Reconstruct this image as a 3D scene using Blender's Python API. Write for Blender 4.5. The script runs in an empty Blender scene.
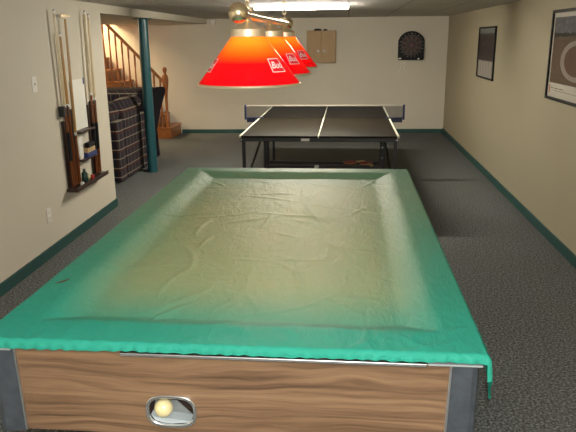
import bpy, bmesh, math, random
from mathutils import Vector, Matrix, noise
random.seed(4)
PI = math.pi
sc = bpy.context.scene
C = sc.collection

# ------------------------------------------------------------------ materials
def new_mat(name):
    m = bpy.data.materials.new(name); m.use_nodes = True
    nt = m.node_tree
    return m, nt, nt.nodes['Principled BSDF']
def L(nt, a, b): nt.links.new(a, b)
def N(nt, t, **k):
    n = nt.nodes.new(t)
    for a, v in k.items(): setattr(n, a, v)
    return n
def val(nt, op, a, b=None, c=None):
    n = N(nt, 'ShaderNodeMath', operation=op)
    for i, v in enumerate((a, b, c)):
        if v is None: continue
        if isinstance(v, (int, float)): n.inputs[i].default_value = v
        else: L(nt, v, n.inputs[i])
    return n.outputs[0]
def mix(nt, f, a, b):
    n = N(nt, 'ShaderNodeMix', data_type='RGBA')
    for s, v in ((n.inputs[0], f), (n.inputs[6], a), (n.inputs[7], b)):
        if isinstance(v, (int, float)): s.default_value = v
        elif isinstance(v, tuple): s.default_value = (*v[:3], 1)
        else: L(nt, v, s)
    return n.outputs[2]
def ramp(nt, f, stops):
    r = N(nt, 'ShaderNodeValToRGB')
    while len(r.color_ramp.elements) < len(stops): r.color_ramp.elements.new(.5)
    for e, (p, c) in zip(r.color_ramp.elements, stops):
        e.position = p; e.color = (*c, 1)
    L(nt, f, r.inputs[0]); return r.outputs[0]
def ocoord(nt, scale=(1,1,1)):
    t = N(nt, 'ShaderNodeTexCoord'); mp = N(nt, 'ShaderNodeMapping')
    mp.inputs['Scale'].default_value = scale
    L(nt, t.outputs['Object'], mp.inputs[0]); return mp.outputs[0]
def noise_tex(nt, vec, scale, detail=4, rough=.55, dist=0):
    n = N(nt, 'ShaderNodeTexNoise')
    n.inputs['Scale'].default_value = scale; n.inputs['Detail'].default_value = detail
    n.inputs['Roughness'].default_value = rough; n.inputs['Distortion'].default_value = dist
    L(nt, vec, n.inputs['Vector']); return n.outputs['Fac']
def bump(nt, b, h, strength, dist=.01):
    n = N(nt, 'ShaderNodeBump'); n.inputs['Strength'].default_value = strength
    n.inputs['Distance'].default_value = dist
    L(nt, h, n.inputs['Height']); L(nt, n.outputs[0], b.inputs['Normal'])
def plain(name, col, rough=.5, metal=0, spec=.5, var=.08, coat=0):
    m, nt, b = new_mat(name)
    f = noise_tex(nt, ocoord(nt), 23, 3)
    lo = tuple(c*(1-var) for c in col); hi = tuple(min(1, c*(1+var)) for c in col)
    L(nt, mix(nt, f, lo, hi), b.inputs['Base Color'])
    b.inputs['Roughness'].default_value = rough; b.inputs['Metallic'].default_value = metal
    b.inputs['Specular IOR Level'].default_value = spec; b.inputs['Coat Weight'].default_value = coat
    return m
def emit(name, col, s):
    m, nt, b = new_mat(name)
    b.inputs['Base Color'].default_value = (*col, 1)
    b.inputs['Emission Color'].default_value = (*col, 1); b.inputs['Emission Strength'].default_value = s
    return m
M = {}
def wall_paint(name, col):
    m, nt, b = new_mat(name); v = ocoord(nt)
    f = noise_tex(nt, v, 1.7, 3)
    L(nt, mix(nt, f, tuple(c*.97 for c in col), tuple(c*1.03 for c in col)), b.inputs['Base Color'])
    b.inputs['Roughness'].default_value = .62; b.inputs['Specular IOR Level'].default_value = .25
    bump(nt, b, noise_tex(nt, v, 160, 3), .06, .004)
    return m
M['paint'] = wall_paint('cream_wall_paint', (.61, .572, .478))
M['paint_shaded'] = wall_paint('shaded_wall_paint', (.37, .335, .24))  # right wall: dimmer light on it put into a darker paint colour
# carpet
m, nt, b = new_mat('charcoal_carpet'); v = ocoord(nt)
f1 = noise_tex(nt, v, 75, 3, .75); f2 = noise_tex(nt, v, 1.2, 3); f3 = noise_tex(nt, v, 190, 2, .8)
base = ramp(nt, f1, [(.36, (.027, .033, .036)), (.5, (.125, .142, .147)), (.64, (.36, .40, .41))])
warm = mix(nt, val(nt, 'MULTIPLY', f2, .5), base, (.125, .10, .075))
L(nt, mix(nt, val(nt, 'MULTIPLY', f3, .35), warm, (.05, .055, .06)), b.inputs['Base Color'])
b.inputs['Roughness'].default_value = .95; b.inputs['Specular IOR Level'].default_value = .1
bump(nt, b, f1, .7, .01); M['carpet'] = m
# ceiling tiles
m, nt, b = new_mat('ceiling_tile'); v = ocoord(nt)
br = N(nt, 'ShaderNodeTexBrick'); br.offset = 0
for k, x in (('Scale', 1), ('Mortar Size', .012), ('Mortar Smooth', .1), ('Brick Width', .61), ('Row Height', 1.22)): br.inputs[k].default_value = x
L(nt, v, br.inputs['Vector'])
br.inputs['Color1'].default_value = (.58, .56, .52, 1); br.inputs['Color2'].default_value = (.55, .53, .49, 1)
br.inputs['Mortar'].default_value = (.38, .36, .33, 1)
sp = ramp(nt, noise_tex(nt, v, 70, 4, .7), [(.36, (.55, .55, .55)), (.46, (1, 1, 1))])
mm = N(nt, 'ShaderNodeMix', data_type='RGBA', blend_type='MULTIPLY'); mm.inputs[0].default_value = 1
L(nt, br.outputs['Color'], mm.inputs[6]); L(nt, sp, mm.inputs[7]); L(nt, mm.outputs[2], b.inputs['Base Color'])
b.inputs['Roughness'].default_value = .9; M['ceiling'] = m
M['teal_trim'] = plain('teal_baseboard_vinyl', (.018, .072, .066), .45)
M['teal_post'] = plain('teal_post_paint', (.012, .078, .095), .35)
def wood(name, lo, hi, stretch=(1, 1, 1), scale=9, rough=.4, coat=0):
    m, nt, b = new_mat(name); v = ocoord(nt, stretch)
    f = noise_tex(nt, v, scale, 5, .6, 1.2); g = noise_tex(nt, v, scale*7, 3, .7)
    c = ramp(nt, f, [(.3, lo), (.7, hi)])
    L(nt, mix(nt, val(nt, 'MULTIPLY', g, .4), c, tuple(x*.55 for x in lo)), b.inputs['Base Color'])
    b.inputs['Roughness'].default_value = rough; b.inputs['Coat Weight'].default_value = coat
    return m
M['stair_wood'] = wood('honey_oak_stairs', (.23, .072, .017), (.40, .15, .038), (1.2, 1.2, 5))
M['rail_wood'] = wood('honey_oak_railing', (.25, .075, .016), (.42, .15, .035), (6, 6, 1))
M['rack_wood'] = wood('dark_walnut_rack', (.022, .009, .006), (.05, .02, .011), (8, 8, 1))
M['cabinet_wood'] = wood('light_oak_cabinet', (.36, .225, .10), (.48, .32, .16), (7, 7, .9), rough=.55)
M['cue_maple'] = wood('pale_maple', (.76, .60, .35), (.90, .76, .50), (30, 30, 2), rough=.25, coat=.5)
M['cue_ash'] = wood('yellow_ash', (.45, .25, .075), (.58, .34, .12), (30, 30, 2), rough=.25, coat=.5)
M['cue_butt'] = wood('red_brown_butt', (.16, .045, .012), (.27, .08, .02), (30, 30, 2), rough=.2, coat=.6)
# laminate grain of the billiard table
m, nt, b = new_mat('walnut_laminate'); v = ocoord(nt, (.75, .75, 24))
d = noise_tex(nt, ocoord(nt, (1, 1, 3.2)), 1.9, 2)
vv = N(nt, 'ShaderNodeVectorMath', operation='ADD'); cmb = N(nt, 'ShaderNodeCombineXYZ')
L(nt, val(nt, 'MULTIPLY', d, 2.6), cmb.inputs[2]); L(nt, v, vv.inputs[0]); L(nt, cmb.outputs[0], vv.inputs[1])
f = noise_tex(nt, vv.outputs[0], 2.6, 6, .62, .3)
g = noise_tex(nt, ocoord(nt, (3, 3, 150)), 4, 3, .6)
c = ramp(nt, f, [(.3, (.05, .028, .015)), (.42, (.12, .07, .038)), (.55, (.19, .115, .064)), (.7, (.25, .16, .092))])
L(nt, mix(nt, val(nt, 'MULTIPLY', g, .5), c, (.10, .055, .03)), b.inputs['Base Color'])
b.inputs['Roughness'].default_value = .38; M['laminate'] = m
M['aluminium'] = plain('brushed_aluminium', (.72, .73, .75), .28, 1)
M['dull_metal'] = plain('scuffed_grey_metal', (.085, .10, .12), .42, .6, var=.5)
M['chrome'] = plain('chrome', (.82, .83, .84), .16, 1)
M['silver_tape'] = plain('grey_corner_plastic', (.20, .23, .235), .4)
M['tray_grey'] = plain('grey_tray_metal', (.15, .165, .165), .45)
M['lip_grey'] = plain('pale_tray_lip', (.33, .38, .40), .4)
M['dark_cavity'] = plain('dark_brown_cavity', (.035, .018, .014), .6)
M['felt'] = plain('tan_table_cloth', (.92, .75, .45), .95, spec=.1)
M['dark_rail'] = plain('dark_rail_top', (.17, .15, .09), .5)
M['black_metal'] = plain('black_painted_steel', (.012, .012, .013), .4)
M['bolt'] = plain('bright_bolt', (.8, .8, .8), .25, 1)
M['ivory'] = plain('ivory_ball', (.64, .56, .31), .12, coat=.6, var=.03)
M['white'] = plain('white_plastic', (.78, .76, .70), .4, var=.03)
M['slot'] = plain('dark_slot', (.05, .05, .05), .5)
M['paper'] = plain('white_paper', (.76, .76, .70), .7, var=.03)
M['brass'] = plain('polished_brass', (.86, .70, .46), .2, 1, var=.03)
M['cap_brass'] = plain('satin_brass_cap', (.92, .80, .58), .36, .85, var=.03)
M['red_rubber'] = plain('red_rubber', (.42, .025, .02), .55)
M['tan_wood'] = plain('tan_paddle_wood', (.52, .36, .18), .45)
M['chalk_blue'] = plain('blue_chalk_box', (.02, .035, .16), .6)
M['black_box'] = plain('black_box', (.010, .010, .012), .55, spec=.2)
M['bottle_green'] = plain('dark_green_plastic', (.012, .05, .04), .35)
M['net_tape'] = plain('net_tape_cloth', (.42, .39, .33), .7)
M['navy_net'] = plain('navy_plastic', (.012, .018, .06), .4)
# vinyl cover: teal at the rails, paler over the bed and towards the far end
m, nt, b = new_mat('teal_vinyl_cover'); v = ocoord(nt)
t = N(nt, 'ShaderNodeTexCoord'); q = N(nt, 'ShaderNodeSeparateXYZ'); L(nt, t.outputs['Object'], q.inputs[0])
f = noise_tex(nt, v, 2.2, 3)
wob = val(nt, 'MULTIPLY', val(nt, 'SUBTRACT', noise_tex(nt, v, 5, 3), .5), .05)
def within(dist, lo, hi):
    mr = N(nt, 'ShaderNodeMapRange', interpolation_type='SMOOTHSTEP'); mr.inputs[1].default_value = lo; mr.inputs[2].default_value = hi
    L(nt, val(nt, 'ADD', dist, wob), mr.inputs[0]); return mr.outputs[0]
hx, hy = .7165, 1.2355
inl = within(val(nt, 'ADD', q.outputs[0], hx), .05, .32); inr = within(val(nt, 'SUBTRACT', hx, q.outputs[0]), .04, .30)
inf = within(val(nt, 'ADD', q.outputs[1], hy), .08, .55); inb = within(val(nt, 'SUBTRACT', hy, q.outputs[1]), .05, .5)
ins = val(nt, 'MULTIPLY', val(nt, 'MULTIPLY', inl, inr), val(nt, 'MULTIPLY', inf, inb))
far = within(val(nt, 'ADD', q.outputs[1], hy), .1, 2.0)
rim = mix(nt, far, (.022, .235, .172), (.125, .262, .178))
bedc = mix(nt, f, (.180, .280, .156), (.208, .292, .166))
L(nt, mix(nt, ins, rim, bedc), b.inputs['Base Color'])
b.inputs['Roughness'].default_value = .5; b.inputs['Specular IOR Level'].default_value = .055
w1 = noise_tex(nt, ocoord(nt, (5, 2.2, 5)), 5, 5, .62, 1.2); w2 = noise_tex(nt, v, 60, 4, .6)
bump(nt, b, val(nt, 'MULTIPLY_ADD', w2, .06, w1), .2, .03); M['vinyl'] = m

# table-tennis surface with painted lines (pattern inside its half)
m, nt, b = new_mat('table_tennis_surface')
t = N(nt, 'ShaderNodeTexCoord'); s = N(nt, 'ShaderNodeSeparateXYZ'); L(nt, t.outputs['Object'], s.inputs[0])
ax = val(nt, 'ABSOLUTE', s.outputs[0])
side = val(nt, 'GREATER_THAN', ax, .742); mid = val(nt, 'LESS_THAN', ax, .006)
end = val(nt, 'GREATER_THAN', val(nt, 'ABSOLUTE', s.outputs[1]), 1.349)
ln = val(nt, 'MAXIMUM', val(nt, 'MAXIMUM', side, mid), end)
L(nt, mix(nt, ln, (.013, .0105, .0065), (.66, .66, .54)), b.inputs['Base Color'])
b.inputs['Roughness'].default_value = .55; b.inputs['Specular IOR Level'].default_value = .08; M['tt_top'] = m
# plaid
def plaid(name, base, k=1.0):
    m, nt, b = new_mat(name)
    t = N(nt, 'ShaderNodeTexCoord'); s = N(nt, 'ShaderNodeSeparateXYZ'); L(nt, t.outputs['Object'], s.inputs[0])
    hor = val(nt, 'ADD', s.outputs[0], s.outputs[1])
    def stripe(c, period, off, w):
        fr = val(nt, 'FRACT', val(nt, 'ADD', val(nt, 'DIVIDE', c, period), off))
        return val(nt, 'LESS_THAN', fr, w)
    c = mix(nt, stripe(hor, .125, .0, .22), base, (.036, .009, .009))
    c = mix(nt, stripe(hor, .125, .55, .09), c, (.13*k, .10*k, .075*k))
    c = mix(nt, stripe(s.outputs[2], .22, .28, .14), c, (.055, .014, .011))
    c = mix(nt, stripe(s.outputs[2], .11, .35, .11), c, (.24*k, .20*k, .15*k))
    L(nt, c, b.inputs['Base Color']); b.inputs['Roughness'].default_value = .9
    bump(nt, b, noise_tex(nt, t.outputs['Object'], 300, 2), .2, .003)
    return m
M['plaid'] = plaid('navy_plaid_fabric', (.010, .011, .022))
M['navy'] = plain('dark_navy_fabric', (.012, .011, .016), .9, spec=.1, var=.3)
# coloured glass/plastic shade: amber at the cap turning red towards the rim
def shade_mat():
    m = bpy.data.materials.new('amber_to_red_shade'); m.use_nodes = True; nt = m.node_tree; nt.nodes.clear()
    out = N(nt, 'ShaderNodeOutputMaterial'); t = N(nt, 'ShaderNodeTexCoord'); s = N(nt, 'ShaderNodeSeparateXYZ')
    L(nt, t.outputs['Object'], s.inputs[0])
    mr = N(nt, 'ShaderNodeMapRange'); mr.inputs[1].default_value = -.160; mr.inputs[2].default_value = 0
    L(nt, s.outputs[2], mr.inputs[0])
    c = ramp(nt, mr.outputs[0], [(.0, (.78, .0, .012)), (.46, (.80, .005, .012)), (.64, (.88, .20, .008)), (.85, (.95, .42, .03)), (1, (.95, .46, .05))])
    p = N(nt, 'ShaderNodeBsdfPrincipled'); L(nt, c, p.inputs['Base Color']); p.inputs['Roughness'].default_value = .18
    tr = N(nt, 'ShaderNodeBsdfTranslucent'); L(nt, c, tr.inputs[0])
    mx = N(nt, 'ShaderNodeMixShader'); mx.inputs[0].default_value = .5
    L(nt, p.outputs[0], mx.inputs[1]); L(nt, tr.outputs[0], mx.inputs[2]); L(nt, mx.outputs[0], out.inputs[0])
    return m
M['shade'] = shade_mat()
M['logo_red'] = plain('logo_red', (.80, .005, .015), .4)
M['logo_white'] = plain('logo_white', (.95, .85, .80), .4)
M['bulb'] = emit('lit_bulb', (1, .84, .60), 10)
M['tube'] = emit('lit_fluorescent_tube', (1, .91, .75), 500)
M['fixture'] = plain('white_enamel', (.7, .68, .62), .4)
# net
m, nt, b = new_mat('net_mesh'); b.inputs['Base Color'].default_value = (.012, .014, .02, 1)
b.inputs['Alpha'].default_value = .3; b.inputs['Roughness'].default_value = .8; M['net'] = m

# ------------------------------------------------------------------ geometry helpers
def box(bm, x0, x1, y0, y1, z0, z1, mtx=None):
    r = bmesh.ops.create_cube(bm, size=1)
    for v in r['verts']:
        v.co = Vector(((x0+x1)/2+v.co.x*(x1-x0), (y0+y1)/2+v.co.y*(y1-y0), (z0+z1)/2+v.co.z*(z1-z0)))
        if mtx: v.co = mtx @ v.co
def lathe(bm, prof, cx, cy, cz=0, seg=32, axis='z'):
    rings = []
    for r, h in prof:
        ring = []
        for i in range(seg):
            a = 2*PI*i/seg; c, s_ = math.cos(a)*max(r, 1e-4), math.sin(a)*max(r, 1e-4)
            p = (c, s_, h) if axis == 'z' else ((c, h, s_) if axis == 'y' else (h, c, s_))
            ring.append(bm.verts.new((cx+p[0], cy+p[1], cz+p[2])))
        rings.append(ring)
    for a, b_ in zip(rings, rings[1:]):
        for i in range(seg):
            bm.faces.new((a[i], a[(i+1) % seg], b_[(i+1) % seg], b_[i]))
    bm.faces.new(rings[0]); bm.faces.new(rings[-1])
def tube(bm, pts, rad, seg=10):
    pts = [Vector(p) for p in pts]; n = len(pts); rings = []
    rr = rad if isinstance(rad, (list, tuple)) else [rad]*n
    for i, p in enumerate(pts):
        t = (pts[min(i+1, n-1)]-pts[max(i-1, 0)]).normalized()
        ref = Vector((0, 0, 1)) if abs(t.z) < .9 else Vector((1, 0, 0))
        a = t.cross(ref).normalized(); b_ = t.cross(a)
        rings.append([bm.verts.new(p+(a*math.cos(2*PI*k/seg)+b_*math.sin(2*PI*k/seg))*rr[i]) for k in range(seg)])
    for a, b_ in zip(rings, rings[1:]):
        for k in range(seg): bm.faces.new((a[k], a[(k+1) % seg], b_[(k+1) % seg], b_[k]))
    bm.faces.new(rings[0]); bm.faces.new(rings[-1])
def bar(bm, p0, p1, w, h):
    p0, p1 = Vector(p0), Vector(p1); t = (p1-p0).normalized()
    ref = Vector((0, 0, 1)) if abs(t.z) < .95 else Vector((0, 1, 0))
    a = t.cross(ref).normalized()*w/2; b_ = a.normalized().cross(t)*h/2
    q = [[bm.verts.new(p+s1*a+s2*b_) for s1, s2 in ((-1,-1),(1,-1),(1,1),(-1,1))] for p in (p0, p1)]
    for k in range(4): bm.faces.new((q[0][k], q[0][(k+1) % 4], q[1][(k+1) % 4], q[1][k]))
    bm.faces.new(q[0]); bm.faces.new(q[1])
def prism(bm, poly, a0, a1, axis):
    def P(u, w, a): return {'x': (a, u, w), 'y': (u, a, w), 'z': (u, w, a)}[axis]
    A = [bm.verts.new(P(u, w, a0)) for u, w in poly]; B = [bm.verts.new(P(u, w, a1)) for u, w in poly]
    n = len(poly)
    for i in range(n): bm.faces.new((A[i], A[(i+1) % n], B[(i+1) % n], B[i]))
    bm.faces.new(A); bm.faces.new(B)
def sphere(bm, c, r, seg=32):
    bmesh.ops.create_uvsphere(bm, u_segments=seg, v_segments=seg//2, radius=r, matrix=Matrix.Translation(c))
def torus(bm, c, R, r, mtx, n=14, k=6, sx=1, sy=1):
    g = []
    for i in range(n):
        a = 2*PI*i/n; ring = []
        for j in range(k):
            t = 2*PI*j/k
            p = Vector(((R+r*math.cos(t))*math.cos(a)*sx, (R+r*math.cos(t))*math.sin(a)*sy, r*math.sin(t)))
            ring.append(bm.verts.new(Vector(c)+mtx @ p))
        g.append(ring)
    for i in range(n):
        for j in range(k):
            bm.faces.new((g[i][j], g[(i+1) % n][j], g[(i+1) % n][(j+1) % k], g[i][(j+1) % k]))
BM = bmesh.new
def world_base(o):
    v = Vector((0, 0, 0))
    while o: v = v+o.location; o = o.parent
    return v
def obj(name, bm, mat, parent=None, bevel=0, smooth=False, origin=None, segs=2):
    """one mesh object; shapes are given in place, stored relative to the parent or to origin"""
    bmesh.ops.recalc_face_normals(bm, faces=bm.faces)
    base = Vector(origin) if origin is not None else (world_base(parent) if parent else Vector((0, 0, 0)))
    for v in bm.verts: v.co -= base
    if smooth:
        for f in bm.faces: f.smooth = True
        for e in bm.edges:
            if len(e.link_faces) == 2 and e.calc_face_angle(0) > .7: e.smooth = False
    me = bpy.data.meshes.new(name); bm.to_mesh(me); bm.free()
    o = bpy.data.objects.new(name, me); C.objects.link(o)
    me.materials.append(M[mat] if isinstance(mat, str) else mat)
    if parent:
        o.parent = parent; o.location = base-world_base(parent)
    else: o.location = base
    if bevel:
        md = o.modifiers.new('bevel', 'BEVEL'); md.width = bevel; md.segments = segs; md.limit_method = 'ANGLE'; md.angle_limit = .6
    return o
def tag(o, label, cat, group=None):
    o['label'] = label; o['category'] = cat
    if group: o['group'] = group
    return o
def thing(name, label, cat, loc, group=None):
    o = bpy.data.objects.new(name, None); C.objects.link(o); o.location = loc; o.empty_display_size = .1
    return tag(o, label, cat, group)
def struct(name, bm, mat, bevel=0):
    o = obj(name, bm, mat, bevel=bevel); o['kind'] = 'structure'; return o

# ------------------------------------------------------------------ the room
RW = 1.706                                    # right wall
CZ = 1.992                                    # ceiling
SZ = 1.909                                    # soffit over the stair alcove
LEND = 6.12                                   # where the left wall stops
def LW(y): return -2.344-.0193*(y-5)
def BW(x): return 11.443+.0328*(x-RW)
REAR = -1.6
bm = BM(); box(bm, -6.6, 2.2, REAR-.3, 12, -.12, 0); struct('floor', bm, 'carpet')
bm = BM(); prism(bm, [(LW(REAR)-.14, REAR), (RW+.2, REAR), (RW+.2, BW(RW)+.15), (LW(11.3), BW(-2.5)+.15)], CZ, CZ+.1, 'z'); struct('ceiling', bm, 'ceiling')
bm = BM(); box(bm, RW, RW+.14, REAR, BW(RW), 0, CZ); struct('wall_right', bm, 'paint_shaded')
bm = BM(); prism(bm, [(-6.6, BW(-6.6)), (RW+.14, BW(RW+.14)), (RW+.14, BW(RW)+.16), (-6.6, BW(-6.6)+.16)], 0, 3.2, 'z'); struct('wall_back', bm, 'paint')
bm = BM(); prism(bm, [(LW(REAR)-.14, REAR), (LW(REAR), REAR), (LW(LEND), LEND), (LW(LEND)-.14, LEND)], 0, CZ, 'z'); struct('wall_left', bm, 'paint')
bm = BM(); box(bm, LW(REAR)-.14, RW+.14, REAR-.14, REAR, 0, CZ); struct('wall_rear', bm, 'paint')
# lowered ceiling over the alcove; its face continues the left wall up to the main ceiling
bm = BM(); prism(bm, [(-6.6, 5.2), (LW(5.2)-.14, 5.2), (LW(LEND)-.14, LEND), (LW(LEND), LEND), (LW(11.3), BW(-2.46)), (-4.10, BW(-4.10)), (-4.10, 10.3), (-6.6, 10.3)], SZ, CZ+.1, 'z')
struct('ceiling_alcove', bm, 'paint')
bm = BM(); box(bm, -6.6, LW(5.2)-.14, 5.06, 5.2, 0, CZ); struct('wall_alcove_front', bm, 'paint')
bm = BM(); box(bm, -6.74, -6.6, 5.06, 11.4, 0, 3.2); struct('wall_alcove_left', bm, 'paint')
bm = BM(); box(bm, -6.6, -4.10, 10.16, 10.3, CZ+.1, 3.2); struct('wall_stairwell_front', bm, 'paint')
bm = BM(); box(bm, -4.10, -3.96, 10.16, 11.24, CZ+.1, 3.2); struct('wall_stairwell_right', bm, 'paint')
bm = BM(); box(bm, -6.74, -3.96, 10.16, 11.4, 3.2, 3.3); struct('ceiling_stairwell', bm, 'paint')
# teal vinyl baseboards
BH, BT = .085, .012
bm = BM(); box(bm, RW-BT, RW, REAR, BW(RW)-.001, 0, BH); struct('baseboard_right', bm, 'teal_trim', .003)
bm = BM(); prism(bm, [(-3.0, BW(-3.0)-BT), (RW-BT, BW(RW)-BT), (RW-BT, BW(RW)), (-3.0, BW(-3.0))], 0, .07, 'z'); struct('baseboard_back', bm, 'teal_trim')
bm = BM(); prism(bm, [(LW(REAR), REAR), (LW(REAR)+BT, REAR), (LW(LEND)+BT, LEND+BT), (LW(LEND)-.14, LEND+BT), (LW(LEND)-.14, LEND), (LW(LEND), LEND)], 0, BH, 'z'); struct('baseboard_left', bm, 'teal_trim')

# ------------------------------------------------------------------ support post
px_, py_ = -2.512, 7.86
t = thing('support_post', 'round teal painted steel post holding up the low ceiling beside the plaid sofa', 'post', (px_, py_, 0))
bm = BM(); lathe(bm, [(.062, 0), (.062, SZ)], px_, py_, 0, 36); obj('column', bm, 'teal_post', t, smooth=True)
bm = BM(); box(bm, px_-.085, px_+.085, py_-.085, py_+.085, SZ-.012, SZ-.0005); obj('top_plate', bm, 'teal_post', t)

# ------------------------------------------------------------------ staircase and railing
RISE, RUN, SX0, SY0 = .195, .207, -3.02, 10.62
t = thing('staircase', 'honey oak staircase climbing to the left along the back wall', 'stairs', (SX0, SY0, 0))
for n in range(1, 11):
    x1 = SX0-RUN*(n-1); x0 = x1-RUN
    bm = BM(); box(bm, x0, x1, SY0, BW(x0)-.004, 0, RISE*n-.03); st = obj('step', bm, 'stair_wood', t)
    bm = BM(); box(bm, x0, x1+.022, SY0-.015, BW(x0)-.004, RISE*n-.03, RISE*n); obj('tread', bm, 'stair_wood', st, .008)
r = thing('stair_railing', 'honey oak stair railing with turned balusters and a round-topped newel post', 'railing', (-3.09, SY0+.04, RISE))
ry = SY0+.045
nx = -3.085
bm = BM()
lathe(bm, [(.036, 0), (.036, .20), (.026, .23), (.021, .30), (.024, .48), (.032, .60), (.044, .68), (.054, .76), (.056, .82), (.048, .87), (.026, .90), (.019, .918), (.026, .935), (.035, .955), (.037, .974), (.033, .995), (.020, 1.011), (0, 1.017)], nx, ry, RISE, 24)
obj('newel_post', bm, 'rail_wood', r, smooth=True)
def railz(x): return .955-(x+3.107)*1.045
bm = BM(); xa, xb = -3.09, -4.75
prism(bm, [(xa, railz(xa)-.035), (xa, railz(xa)+.028), (xb, railz(xb)+.028), (xb, railz(xb)-.035)], ry-.03, ry+.03, 'y')
obj('handrail', bm, 'rail_wood', r, .012)
for i in range(14):
    x = -3.175-.1035*i
    n = int((SX0-x)/RUN)+1
    z0 = RISE*n; z1 = railz(x)-.03; h = z1-z0
    bm = BM()
    lathe(bm, [(.019, 0), (.019, h*.16), (.012, h*.19), (.019, h*.24), (.016, h*.40), (.011, h*.72), (.016, h*.78), (.016, h)], x, ry, z0, 14)
    obj('baluster', bm, 'rail_wood', r, smooth=True)

# ------------------------------------------------------------------ plaid furniture in the alcove
t = thing('armchair', 'navy plaid armchair with a rolled back standing just past the left wall', 'armchair', (-3.05, 7.6, 0))
X1 = -2.665; ax0 = -3.55
bm = BM(); box(bm, ax0, X1, 7.135, 7.36, .02, .74); obj('armrest', bm, 'plaid', t, .03, True)
bm = BM(); box(bm, ax0, X1, 8.02, 8.24, .02, .74); obj('armrest', bm, 'plaid', t, .03, True)
bm = BM(); prism(bm, [(X1, .02), (X1, .80), (X1-.02, .87), (X1-.10, .89), (X1-.22, .86), (X1-.28, .5), (X1-.28, .02)], 7.37, 8.01, 'y'); obj('backrest', bm, 'plaid', t, .035, True, segs=3)
bm = BM(); box(bm, ax0-.02, X1-.285, 7.37, 8.01, .05, .42); obj('seat', bm, 'plaid', t, .04, True)
bm = BM(); tube(bm, [(X1-.16, 7.12, .745), (X1-.16, 7.3, .80), (X1-.155, 7.55, .85), (X1-.15, 7.9, .87), (X1-.15, 8.22, .87)], [.09, .105, .105, .10, .09], 20); obj('back_roll', bm, 'plaid', t, smooth=True)
t = thing('sofa', 'dark plaid sofa with a high flared back between the armchair and the stairs', 'sofa', (-3.4, 8.8, 0))
prof = [(8.36, .03), (8.86, .03), (8.80, .42), (9.02, .66), (9.32, .90), (9.345, .955), (9.28, .985), (8.9, 1.0), (8.42, 1.0), (8.34, .94)]
bm = BM(); prism(bm, prof, -2.80, -2.70, 'x'); obj('side_panel', bm, 'navy', t, .02)
bm = BM(); prism(bm, [(8.40, .42), (8.78, .42), (9.0, .66), (9.28, .90), (9.3, .95), (9.2, .985), (8.5, .995), (8.42, .96)], -4.2, -2.81, 'x'); obj('backrest', bm, 'plaid', t, .03, True)
bm = BM(); box(bm, -4.2, -2.81, 8.36, 8.84, .03, .41); obj('seat', bm, 'plaid', t, .03, True)

# ------------------------------------------------------------------ billiard table
A = -.0015; TX, TY, TW, TL = -.3325, 1.5740, 1.415, 2.455
ca, sa = math.cos(A), math.sin(A)
def rot(bm):                                   # table axes -> room
    for v in bm.verts:
        x, y = v.co.x, v.co.y
        v.co.x = TX+x*ca-y*sa; v.co.y = TY+x*sa+y*ca
pt = thing('pool_table', 'pool table with walnut laminate sides and grey metal corners under the teal cover', 'pool table', (TX, TY+TL/2, 0))
hw = TW/2-.012
zb, zt = .527, .803
CXH, CZH, HA, HB = -.501-TX, .611, .069, .0465          # ball return opening
def stadium(a, b, n=40, e=2.9):
    out = []
    for i in range(n):
        th = 2*PI*i/n; c, s = math.cos(th), math.sin(th)
        out.append((math.copysign(abs(c)**(2/e), c)*a, math.copysign(abs(s)**(2/e), s)*b))
    return out
# front panel with the opening
bm = BM(); y0 = .012
outer = [(-hw, zb), (hw, zb), (hw, zt), (-hw, zt)]
def loop(pts, y):
    vs = [bm.verts.new((x, y, z)) for x, z in pts]
    es = [bm.edges.new((vs[i], vs[(i+1) % len(vs)])) for i in range(len(vs))]
    return vs, es
v1, e1 = loop(outer, y0); v2, e2 = loop([(CXH+u, CZH+w) for u, w in stadium(HA, HB)], y0)
bmesh.ops.triangle_fill(bm, use_beauty=True, edges=e1+e2)
g = bmesh.ops.extrude_face_region(bm, geom=bm.faces[:])
for v in [x for x in g['geom'] if isinstance(x, bmesh.types.BMVert)]: v.co.y += .02
rot(bm); obj('front_panel', bm, 'laminate', pt)
for sx in (-1, 1):
    bm = BM(); box(bm, min(sx*hw, sx*(hw-.02)), max(sx*hw, sx*(hw-.02)), .033, TL-.033, zb, zt); rot(bm); obj('side_panel', bm, 'laminate', pt)
bm = BM(); box(bm, -hw, hw, TL-.032, TL-.012, zb, zt); rot(bm); obj('back_panel', bm, 'laminate', pt)
bm = BM(); box(bm, -hw+.02, hw-.02, .033, TL-.033, zb, zb+.02); rot(bm); obj('bottom_panel', bm, 'dark_cavity', pt)
# metal corner guards wrap the vertical edges
for sx, w in ((-1, .066), (1, .066)):
    for ylo, front in ((0, True), (TL, False)):
        sg = 1 if front else -1
        def P(x, y): return (sx*x, ylo+sg*y)
        poly = [P(hw-w, .006), P(hw-.012, .002), P(hw+.004, .008), P(hw+.010, .024), P(hw+.010, .085), P(hw+.002, .085), P(hw+.001, .012), P(hw-w, .0115)]
        bm = BM(); prism(bm, poly, zb-.006, zt-.002, 'z')
        # flares a little wider towards the foot, as on the real guard
        for v in bm.verts:
            if v.co.z < zb and abs(v.co.x) < hw-.03: v.co.x -= sx*.006
        rot(bm); obj('corner_guard', bm, 'dull_metal', pt, .0015)
        bm = BM(); bar(bm, P(hw-w-.003, .008)+(zt-.004,), P(hw-w-.009, .008)+(zb,), .006, .006); rot(bm); obj('corner_bead', bm, 'aluminium', pt)
        bm = BM(); bx_ = sorted((sx*(hw-.135 if sx > 0 else hw-.07), sx*(hw+.012))); by_ = sorted((ylo-sg*.017, ylo+sg*.0035))
        box(bm, bx_[0], bx_[1], by_[0], by_[1], zt-.001, .809); rot(bm); obj('corner_cap', bm, 'silver_tape', pt, .003)
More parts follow.
